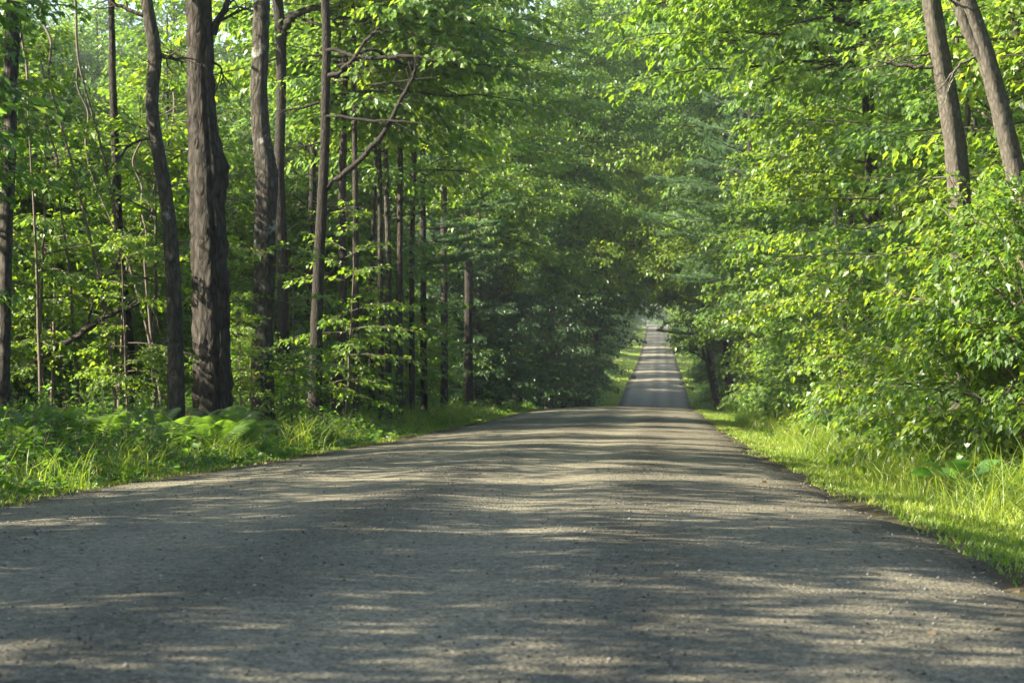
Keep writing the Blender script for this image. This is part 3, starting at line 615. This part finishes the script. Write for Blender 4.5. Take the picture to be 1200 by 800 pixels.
for i, (y, sd, sc, lb) in enumerate([(13.5, 6.9, .85, 'rounded maple bush at the very right edge of the view'), (17.5, 6.6, .9, 'rounded maple bush at the right edge below the leaning grey trunk'), (20.8, 6.1, .95, 'rounded maple bush hiding the foot of the leaning grey trunk'), (23.4, 6.7, 1.05, 'rounded maple bush between the leaning and the straight right trunks'), (22.3, 4.75, .72, 'small bright bush just behind the big leaved plant'), (21.3, 5.45, .98, 'tall bush crossing the lower part of the leaning grey trunk'), (27, 5.7, .95, 'rounded maple bush hiding the foot of the straight brown grey trunk'), (30.5, 6.0, 1.0, 'rounded maple bush left of the straight brown grey trunk'), (34.5, 5.6, .9, 'rounded maple bush above the widest part of the right verge'), (39, 5.8, 1.05, 'rounded maple bush in the middle of the right foliage wall'), (44, 5.3, .9, 'rounded maple bush beside the thin pale stems on the right'), (50, 5.6, 1.0, 'rounded maple bush at the far half of the right wall'), (57, 5.4, 1.0, 'rounded maple bush before the grass point on the right'), (65, 5.3, .95, 'rounded maple bush at the right grass point near the crest'), (74, 5.4, 1.0, 'rounded maple bush nearest the small crooked tree')]):
    plant(('bush', i % 3), 'maple_bush', float(road_x(y)) + sd + (.75 if y < 31 else .35), y, sc, i * 2.3, lb, 'shrub', 'maple bushes along the right verge')
for i, (px, d, sc, lb) in enumerate([(1140, 22.8, .68, 'upright bush whose leaves hide the lower half of the straight brown grey trunk'), (1205, 21.5, .66, 'upright bush whose leaves hide the lower half of the leaning grey trunk')]):
    plant(('bush', 2 * i), 'maple_bush', at(px, d), d, sc, i * 2.9 + 1, lb, 'shrub', 'maple bushes along the right verge', sz=.9)
for i in range(14):
    y = 15 + i * 6.2; s = 9.5 + (i % 3) * 1.3
    plant(('road', (i + 1) % 3), 'tall_maple', float(road_x(y)) + s, y, 1.35, i * 1.3, 'taller maple filling the second row behind the right roadside maples', 'maple tree', 'second row maples on the right')
rr = random.Random(5)
for i in range(30):
    y = 17 + i * 2.6 + rr.uniform(-1, 1); s = rr.uniform(5.0, 6.2)
    plant(('shrub', i % 3), 'leafy_shrub', float(road_x(y)) + s, y, rr.uniform(.7, 1.2), rr.uniform(0, 6), 'low leafy shrub at the grassy foot of the right foliage wall', 'shrub', 'shrubs along the right verge')

# --- left understorey
for i in range(70):
    y = rr.uniform(34, 70); s = rr.uniform(5.6, 19)
    plant(('young', i % 4), 'young_maple', float(road_x(y)) - s, y, rr.uniform(.75, 1.25), rr.uniform(0, 6), 'young maple with flat leaf layers among the left trunks', 'young tree', 'young maples in the left woods')
for i in range(16):
    y = rr.uniform(38, 90); s = rr.uniform(5.2, 8)
    plant(('shrub', i % 3), 'leafy_shrub', float(road_x(y)) - s, y, rr.uniform(.6, 1.1), rr.uniform(0, 6), 'low leafy shrub under the left trunks', 'shrub', 'shrubs under the left woods')
for i, (px, d, sc, lb) in enumerate([(60, 39, .9, 'young maple spreading flat leaf layers behind the far left trunk'), (282, 34.5, .42, 'knee high young maple between the thickest trunk and the pale barked one'), (340, 36, .6, 'young maple right of the pale barked trunk near the road edge'), (405, 43, .8, 'young maple in front of the slender trunks beside the pine'), (150, 33, .55, 'small young maple left of the wavy trunk with light leaves')]):
    plant(('young', i % 4), 'young_maple', at(px, d), d, sc, i * 1.9, lb, 'young tree')
for i in range(12):
    y = 50 + i * 3.4; s = 4.7 + (i * 7 % 5) * .35
    plant(('young', i % 4), 'young_maple', float(road_x(y)) - s, y, .6 + (i * 3 % 5) * .09, i * 1.7, 'young maple growing between the slender trunks left of the crest', 'young tree', 'young maples between the slender trunks')
# woods behind
for i in range(44):
    px = -60 + i * 12; y = 128 + (i * 37 % 90)
    plant(('full', 1 + i % 2), 'woodland_tree', at(px, y), y, rr.uniform(1.5, 1.8) * (1 + (y - 128) / 300), rr.uniform(0, 6), 'taller tree at the far back of the left woods', 'tree', 'tall trees at the back of the left woods')
for i in range(16):
    y = rr.uniform(64, 125); s = rr.uniform(26, 40)
    plant(('full', 1 + i % 2), 'woodland_tree', float(road_x(y)) - s, y, rr.uniform(.75, 1.1), rr.uniform(0, 6), 'tree deep in the woods behind the left trunks', 'tree', 'trees deep in the left woods')
for i in range(34):
    px = -30 + (i * 97 % 430); y = 44 + (i * 29 % 52) + rr.uniform(-2, 2); x = at(px, y)
    if x > float(road_x(y)) - 6.5: x = float(road_x(y)) - rr.uniform(6.5, 9)
    plant(('road', i % 3), 'woodland_maple', x, y, rr.uniform(.75, 1.05), rr.uniform(0, 6), 'leafy maple between the left trunks and the woods behind', 'maple tree', 'maples behind the left trunks')
# dark mass left of the crest
for i, (s, y, sc) in enumerate([(6.4, 78, .62), (5.6, 88, .7), (5.2, 98, .8), (5.4, 107, .85), (4.7, 117, 1.0), (4.7, 128, 1.0), (4.9, 140, .95), (9, 84, .9), (9.5, 100, 1.), (8.8, 122, 1.05)]):
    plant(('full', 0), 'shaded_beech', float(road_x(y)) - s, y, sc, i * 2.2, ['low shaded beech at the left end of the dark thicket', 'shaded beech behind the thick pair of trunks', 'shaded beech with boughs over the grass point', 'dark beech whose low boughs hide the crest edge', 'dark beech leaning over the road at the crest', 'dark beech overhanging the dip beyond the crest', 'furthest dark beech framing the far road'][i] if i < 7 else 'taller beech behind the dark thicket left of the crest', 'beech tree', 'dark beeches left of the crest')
# trees whose boughs meet over the road beyond the bend of the ground
for i, (side, s, y, sc, lb) in enumerate([(-1, 5.8, 84, .85, 'tall maple above the dark thicket left of the crest'), (-1, 5.6, 101, .95, 'tall tree arching over the road at the left of the crest'), (-1, 4.4, 118, 1.05, 'tall tree arching from the left over the dip'), (-1, 3.9, 136, 1.05, 'tall tree just past the dip on the left, boughs low over the road'), (-1, 4.2, 156, 1.15, 'tall tree closing the tunnel of boughs from the left'), (-1, 5.8, 180, 1.15, 'tall tree at the foot of the far slope on its left'),
        (1, 8.6, 78, .9, 'tall maple rising behind the roadside maples right of the crest'), (1, 8.0, 106, 1.05, 'tall maple with boughs to the middle of the road right of the crest'), (1, 6.6, 124, 1.15, 'tall tree arching from the right over the dip'), (1, 4.8, 150, 1.15, 'tall tree closing the tunnel of boughs from the right'), (1, 6.2, 178, 1.15, 'tall tree at the foot of the far slope on its right'), (1, 8.4, 58, .85, 'tall maple above the middle of the right foliage wall'), (-1, 4.6, 168, 1.4, 'very tall tree behind the tunnel of boughs on the left'), (1, 5.0, 164, 1.4, 'very tall tree behind the tunnel of boughs on the right'), (-1, 5.2, 147, 1.3, 'very tall tree whose top fills the gap above the far road'), (1, 7.6, 114, 1.4, 'very tall leaning tree right of the dip closing the gap of sky'), (1, 5.6, 138, 1.25, 'very tall tree beside the soft pine past the crest')]):
    plant(('over', i % 2 + (2 if y > 112 else 0)), 'overhanging_tree', float(road_x(y)) + side * s, y, sc, (0 if side < 0 else math.pi) + rr.uniform(-.3, .3), lb, 'tree', 'trees arching over the road', tilt=(0, R(7 if y > 95 else 0)))
for i, (side, s, y, lb) in enumerate([(-1, 5.0, 47, 'maple with yellow green boughs crossing the top of the view beside the bare boughed pine'), (1, 5.4, 41, 'maple with high boughs leaning to the road from the right wall')]):
    plant(('arch', 0), 'arching_maple', float(road_x(y)) + side * s, y, 1, (0 if side < 0 else math.pi) + .2 * i, lb, 'maple tree', 'maples arching over the road')
for i, (s, y, sc, lb) in enumerate([(4.7, 77, .40, 'small dark beech with boughs to the ground at the shaded pair of thick trunks'), (4.5, 85, .44, 'small dark beech hiding the trunks left of the crest'), (4.4, 93, .46, 'small dark beech drooping to the road edge before the crest'), (4.5, 101, .5, 'small dark beech nearest the road crest on the left')]):
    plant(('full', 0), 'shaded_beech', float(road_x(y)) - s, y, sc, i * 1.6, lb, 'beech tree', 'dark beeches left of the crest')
# pines
for i, (side, s, y, sc, lb) in enumerate([(-1, 5.6, 61, .85, 'pine with long level boughs over the left trunks'), (-1, 7.2, 100, 1.0, 'pine whose dark level bough spans the left side of the road'), (-1, 6.2, 128, 1.1, 'pine leaning its boughs toward the road beyond the crest'), (1, 5.2, 91, .95, 'pale soft pine right of the road above the far view'), (1, 6.2, 138, 1.1, 'soft pine beyond the crest on the right'), (1, 7.5, 165, 1.15, 'farther pine on the right slope')]):
    plant(('pine', i % 2), 'white_pine', float(road_x(y)) + side * s, y, sc, i * 1.7, lb, 'pine tree', 'white pines beside the road')
# far rows
for i in range(64):
    side = -1 if i % 2 else 1; y = 150 + (i // 2) * 15 + rr.uniform(-9, 9); s = rr.uniform(6.0, 8.5) + (1.6 if side < 0 else 0)
    plant(('full', 1 + (i // 2) % 2), 'far_tree', float(road_x(y)) + side * s, y, rr.uniform(1.0, 1.35), rr.uniform(0, 6), ('leafy tree lining the far road on its right' if side > 0 else 'leafy tree lining the far road on its left'), 'tree', 'trees on the right of the far road' if side > 0 else 'trees on the left of the far road')
for i in range(50):
    side = -1 if i % 2 else 1; y = 110 + (i // 2) * 21 + rr.uniform(-6, 6); s = rr.uniform(13, 22)
    plant(('full', 1 + (i // 2) % 2), 'woodland_tree', float(road_x(y)) + side * s, y, rr.uniform(1.2, 1.6), rr.uniform(0, 6), ('tall tree in the back row behind the right roadside trees' if side > 0 else 'tall tree in the back row behind the left roadside trees'), 'tree', 'back row trees on the right' if side > 0 else 'back row trees on the left')
for i in range(26):
    y = 640 + rr.uniform(0, 90); plant(('full', 1 + i % 2), 'far_tree', float(road_x(y)) + (i - 13) * 4, y, 1.4, rr.uniform(0, 6), 'tree at the far end of the road on the hilltop', 'tree', 'trees at the end of the road')
# canopy trees that shade the near road (left, beside and behind the camera)
for i, (s, y) in enumerate([(6, -2), (7.5, 4), (6.4, 10), (8.5, 15), (6.8, 20), (8, 25), (11, 0), (12, 7), (11.5, 13), (12.5, 20), (12, 29), (16, 4), (17, 12), (16, 24), (10, -7)]):
    x = float(road_x(y)) - s
    e = bpy.data.objects.new('canopy_maple', None); COL.objects.link(e); e.location = (x, y, gz(x, y) - .1)
    t = link('trunk', PROTO[('full', 1)][0], e); t.scale = (.7, .7, .62); c = link('crown', HIGH[i % 3], e, (0, 0, 2.2 + .5 * (i % 3))); c.rotation_euler = (0, 0, i * 1.9); c.scale = (1.05, 1.05, .62)
    tag(e, 'tall maple shading the near road from the left', 'maple tree', 'maples shading the near road')

for i in range(13):  # unseen young maples added to cast crisp streaks on the near road
    y = -3 + i * 1.25 + rr.uniform(-.5, .5); s = rr.uniform(5.6, 10.5) if y < 11 else rr.uniform(8, 12)
    plant(('young', i % 4), 'shade_maple', float(road_x(y)) - s, y, rr.uniform(.9, 1.4), rr.uniform(0, 6), 'unseen young maple added left of the view to shade the near road', 'young tree', 'young maples added left of the view for shade')
for i, (s, y) in enumerate([(7.2, -1), (8.2, 3), (7.6, 6.5), (9.4, 9.5), (10.5, 1), (11, 6), (6.9, 2), (7.0, 8.6)]):  # unseen bushy maples added to thicken the shade on the nearest road
    plant(('road', i % 3), 'shade_maple', float(road_x(y)) - s, y, .72, i * 2.0, 'unseen bushy maple added left of the view to shade the near road', 'maple tree', 'bushy maples added left of the view for shade')
for i, (px, d) in enumerate([(-150, 29), (-190, 24), (-95, 35)]):  # added as occluders that keep the sun off the big left trunks
    plant(('road', i), 'shade_maple', at(px, d), d, .8, i * 2.6, 'bushy maple added at the left to shade the big left trunks', 'maple tree', 'maples added to shade the left trunks')
# small crooked tree right of the crest
def crooked():
    d = 88.; bx = at(840, d); g = gz(bx, d); e = bpy.data.objects.new('crooked_tree', None); COL.objects.link(e); e.location = (bx, d, g)
    base = np.array([bx, d, g]); mb = MB()
    limb_px(mb, base, d, [(841, 482, 6), (839, 467, 5.5), (834, 450, 5), (831, 436, 5), (829, 424, 4.5), (825, 415, 4), (822, 405, 3)], k=8)
    limb_px(mb, base, d, [(834, 450, 3), (838, 441, 3), (837, 435, 2.5), (832, 436, 2.5)])
    limb_px(mb, base, d, [(829, 424, 3), (818, 415, 2.5), (808, 412, 2)])
    link('trunk', mb.mesh('trunk', [B_DARK], smooth=True), e)
    c = link('crown', crown_mesh(401, 0, 1.0, .85, 14, .09, OVAL, sp_twig=.2, sp_leaf=.06, sub=False, shape='dome', rise=(.0, .9), mat=M_DARK, bark=B_DARK), e, (at(822, d) - bx, 0, EYE - (416 - 400) / F * d - g)); c.scale = (1, 1, .8)
    tag(e, 'small dark tree with a crooked trunk standing alone right of the road crest', 'tree')
crooked()

# ferns
def fern_mesh(seed):
    r = np.random.RandomState(seed); mb = MB(); nf = 9
    az = np.arange(nf) * 2.4 + r.normal(0, .3, nf); el = r.uniform(.85, 1.3, nf); L = r.uniform(.55, .95, nf)
    b = Br(np.zeros((nf, 3)), np.stack([np.cos(az) * np.cos(el), np.sin(az) * np.cos(el), np.sin(el)], -1), L, r.uniform(.45, .6, nf))
    b.tube(mb, .004, .0015, S=6, k=3)
    m = 20; i = np.repeat(np.arange(nf), m * 2); t = np.tile(np.repeat(np.linspace(.18, .99, m), 2), nf); sg = np.tile([1, -1], nf * m)[:, None]
    tn = b.tan(i, t); side = nrm(np.cross(tn, np.tile([0, 0, 1.], (len(i), 1))))
    T = side * sg + tn * .35; sz = .21 * np.sin(np.pi * np.clip(t * .85 + .12, 0, 1)) * L[i]
    N = np.cross(side, tn) * 1.0; N = np.where(N[:, 2:3] < 0, -N, N)
    leaves(mb, b.pos(i, t), T, N, sz, np.clip(.4 + r.normal(0, .15, len(i)), 0, 1), PINNA)
    return mb.mesh('fronds', [M_FERN, B_TWIG])
FERNS = [fern_mesh(500 + i) for i in range(3)]
k = 0
for px, d, s in [(120, 27, .9), (150, 28.6, .9), (178, 29.5, 1.1), (212, 28.7, 1.0), (236, 30, 1.15), (262, 29, 1.1), (272, 30.5, 1.2), (286, 29.5, 1.0), (205, 27.5, .9), (250, 27.8, .9), (30, 24, 1.0), (55, 25.5, 1.0), (85, 26, 1.0), (8, 22, .8)]:
    x = at(px, d); o = link('fern', FERNS[k % 3], None, (x, d, gz(x, d) + .04)); o.scale = (s * 1.3, s * 1.3, s * 1.25); o.rotation_euler = (0, 0, k * 1.3)
    tag(o, 'arching fern in the bed below the thickest trunk' if px > 100 else 'arching fern among weeds at the far left verge', 'fern', 'ferns below the thickest trunk' if px > 100 else 'ferns at the far left'); k += 1

# big leaved plant with white bloom on the right verge
def dock():
    d = 18.6; x = at(1128, d); r = np.random.RandomState(9); mb = MB(); n = 15
    az = r.uniform(0, 6.28, n); el = r.uniform(.5, 1.3, n); L = r.uniform(.25, .5, n)
    b = Br(np.zeros((n, 3)), np.stack([np.cos(az) * np.cos(el), np.sin(az) * np.cos(el), np.sin(el)], -1), L, np.full(n, .25))
    b.tube(mb, .006, .003, S=4, k=4); i = np.arange(n); tt = np.ones(n)
    T = b.tan(i, tt); T[:, 2] -= .3; N = np.tile([0, 0, 1.], (n, 1)) + r.normal(0, .35, (n, 3))
    leaves(mb, b.pos(i, tt * .95), T, N, r.uniform(.18, .3, n), r.uniform(.1, .6, n), _leafoval(.42, .2, .25))
    e = bpy.data.objects.new('broad_leaved_plant', None); COL.objects.link(e); e.location = (x, d, gz(x, d))
    link('leaf_cluster', mb.mesh('leaf_cluster', [M_DOCK, B_TWIG]), e)
    for hz, dx in ((.52, .02), (.42, -.06)):
        fb = MB(); st = Br(np.array([[dx * .3, -.05, 0]]), np.array([[dx, -.1, 1.]]), np.array([hz]), np.array([0.])); st.tube(fb, .004, .003, S=4, k=4, mat=1)
        p = st.pos(np.array([0]), np.array([1.]))[0]; a = np.arange(5) * 1.257
        T = np.stack([np.cos(a) * .5, np.sin(a) * .5, np.ones(5)], -1); N = np.stack([-np.cos(a), -np.sin(a), np.full(5, .5)], -1)
        leaves(fb, np.repeat(p[None], 5, 0), T, N, np.full(5, .05), np.full(5, .5), OVAL); link('flower', fb.mesh('flower', [M_PETAL, M_DOCK]), e)
    tag(e, 'big leaved plant with a white bloom standing in the right verge grass', 'plant')
dock()
# fallen branch left
def fallen():
    d = 34.; bx = at(60, d); base = np.array([bx, d, gz(bx, d)]); mb = MB()
    limb_px(mb, base, d, [(40, 425, 6), (62, 410, 7), (92, 392, 7), (120, 372, 6), (150, 360, 5), (182, 352, 3)], k=7); limb_px(mb, base, d, [(100, 388, 4), (112, 350, 3), (128, 322, 2)])
    o = link('fallen_branch', mb.mesh('fallen_branch', [B_BROWN], smooth=True), None, tuple(base)); tag(o, 'dead forked branch fallen slantwise among saplings on the left', 'branch')
fallen()
# leaning bare saplings on the left
for i, (d, pts) in enumerate([(35, [(62, 120, 2.5), (85, 200, 3.5), (108, 290, 4), (125, 380, 5), (135, 470, 5)]), (36, [(96, 85, 2.5), (118, 160, 3.5), (134, 230, 4), (144, 330, 5), (150, 470, 5)]), (33, [(35, 150, 2), (42, 250, 3), (46, 350, 4), (48, 470, 5)]), (38, [(180, 255, 2.5), (158, 280, 3), (146, 320, 4), (140, 470, 5)]), (36, [(70, 230, 2.5), (84, 320, 4), (92, 470, 5)]), (40, [(112, 215, 2.5), (150, 300, 3.5), (172, 380, 4.5), (190, 470, 5)]), (41, [(168, 300, 2.5), (176, 380, 4), (181, 470, 5)])]):
    traced_tree('bare_sapling', d, pts, B_TWIG, ['thin sapling stem leaning left across the far left greenery', 'thin stem leaning toward the straight dark trunk from the upper left', 'upright wiry stem beside the far left trunk', 'bent sapling stem arching right from the straight dark trunk', 'slightly leaning wiry stem left of the fallen branch', 'long slanting sapling stem left of the wavy trunk', 'short wiry stem at the foot of the wavy trunk'][i], seed=60 + i, crown=None, top=EYE + (400 - pts[0][1]) / F * d + 2.4, k=6, cat='sapling')

# ------------------------------------------------------------------ air
def haze():
    hm, nt = newmat('hazy_air'); v = nd(nt, 'ShaderNodeVolumePrincipled'); v.inputs['Color'].default_value = (.9, .95, 1, 1); v.inputs['Density'].default_value = HAZE; v.inputs['Anisotropy'].default_value = .3
    o = nd(nt, 'ShaderNodeOutputMaterial'); nt.links.new(v.outputs[0], o.inputs['Volume'])
    x0, x1, y0, y1, z0, z1 = -410, 460, -62, 905, -14, 50
    mb = MB(); V = [(x, y, z) for z in (z0, z1) for y in (y0, y1) for x in (x0, x1)]
    mb.add(V, quads=[(0, 2, 3, 1), (4, 5, 7, 6), (0, 1, 5, 4), (2, 6, 7, 3), (0, 4, 6, 2), (1, 3, 7, 5)])
    o = link('haze', mb.mesh('haze', [hm])); tag(o, 'thin pale haze hanging in the air down the road', 'haze', kind='stuff')
HAZE = .0003
haze()
# ------------------------------------------------------------------ light, sky, camera
SUN_EL, SUN_AZ = 32, -11          # degrees above the horizon; degrees ahead of due left
sv = Vector((-math.cos(R(SUN_AZ)) * math.cos(R(SUN_EL)), math.sin(R(SUN_AZ)) * math.cos(R(SUN_EL)), math.sin(R(SUN_EL))))
l = bpy.data.lights.new('sun', 'SUN'); l.energy = 5; l.angle = R(.45); l.color = (1, .89, .71)
so = bpy.data.objects.new('sun', l); COL.objects.link(so); so.rotation_euler = sv.to_track_quat('Z', 'Y').to_euler(); so.location = (0, 0, 50)
w = bpy.data.worlds.new('World'); C.world = w; w.use_nodes = True; nt = w.node_tree
sk = nt.nodes.new('ShaderNodeTexSky'); sk.sky_type = 'NISHITA'; sk.sun_disc = False; sk.sun_elevation = R(SUN_EL); sk.sun_rotation = R(270 + SUN_AZ); sk.air_density = 1; sk.dust_density = 1.5
bg = nt.nodes['Background']; nt.links.new(sk.outputs[0], bg.inputs[0]); bg.inputs[1].default_value = .075
cam = bpy.data.cameras.new('camera'); co = bpy.data.objects.new('camera', cam); COL.objects.link(co); C.camera = co
cam.sensor_width = 36; cam.lens = 36 * F / 1200; cam.clip_end = 3000; cam.clip_start = .1
co.location = (0, 0, EYE); co.rotation_euler = (R(90), 0, 0)
cam.dof.use_dof = True; cam.dof.focus_distance = 24; cam.dof.aperture_fstop = 8
C.view_settings.view_transform = 'Standard'; C.view_settings.look = 'None'; C.view_settings.gamma = 1; C.view_settings.exposure = 2.55
C.render.engine = 'CYCLES'; cy = C.cycles
cy.max_bounces = 10; cy.diffuse_bounces = 8; cy.glossy_bounces = 2; cy.transmission_bounces = 6; cy.sample_clamp_indirect = 6
cy.use_denoising = True; cy.denoiser = 'OPENIMAGEDENOISE'
try: cy.denoising_input_passes = 'RGB_ALBEDO_NORMAL'; cy.denoising_prefilter = 'ACCURATE'
except Exception: pass
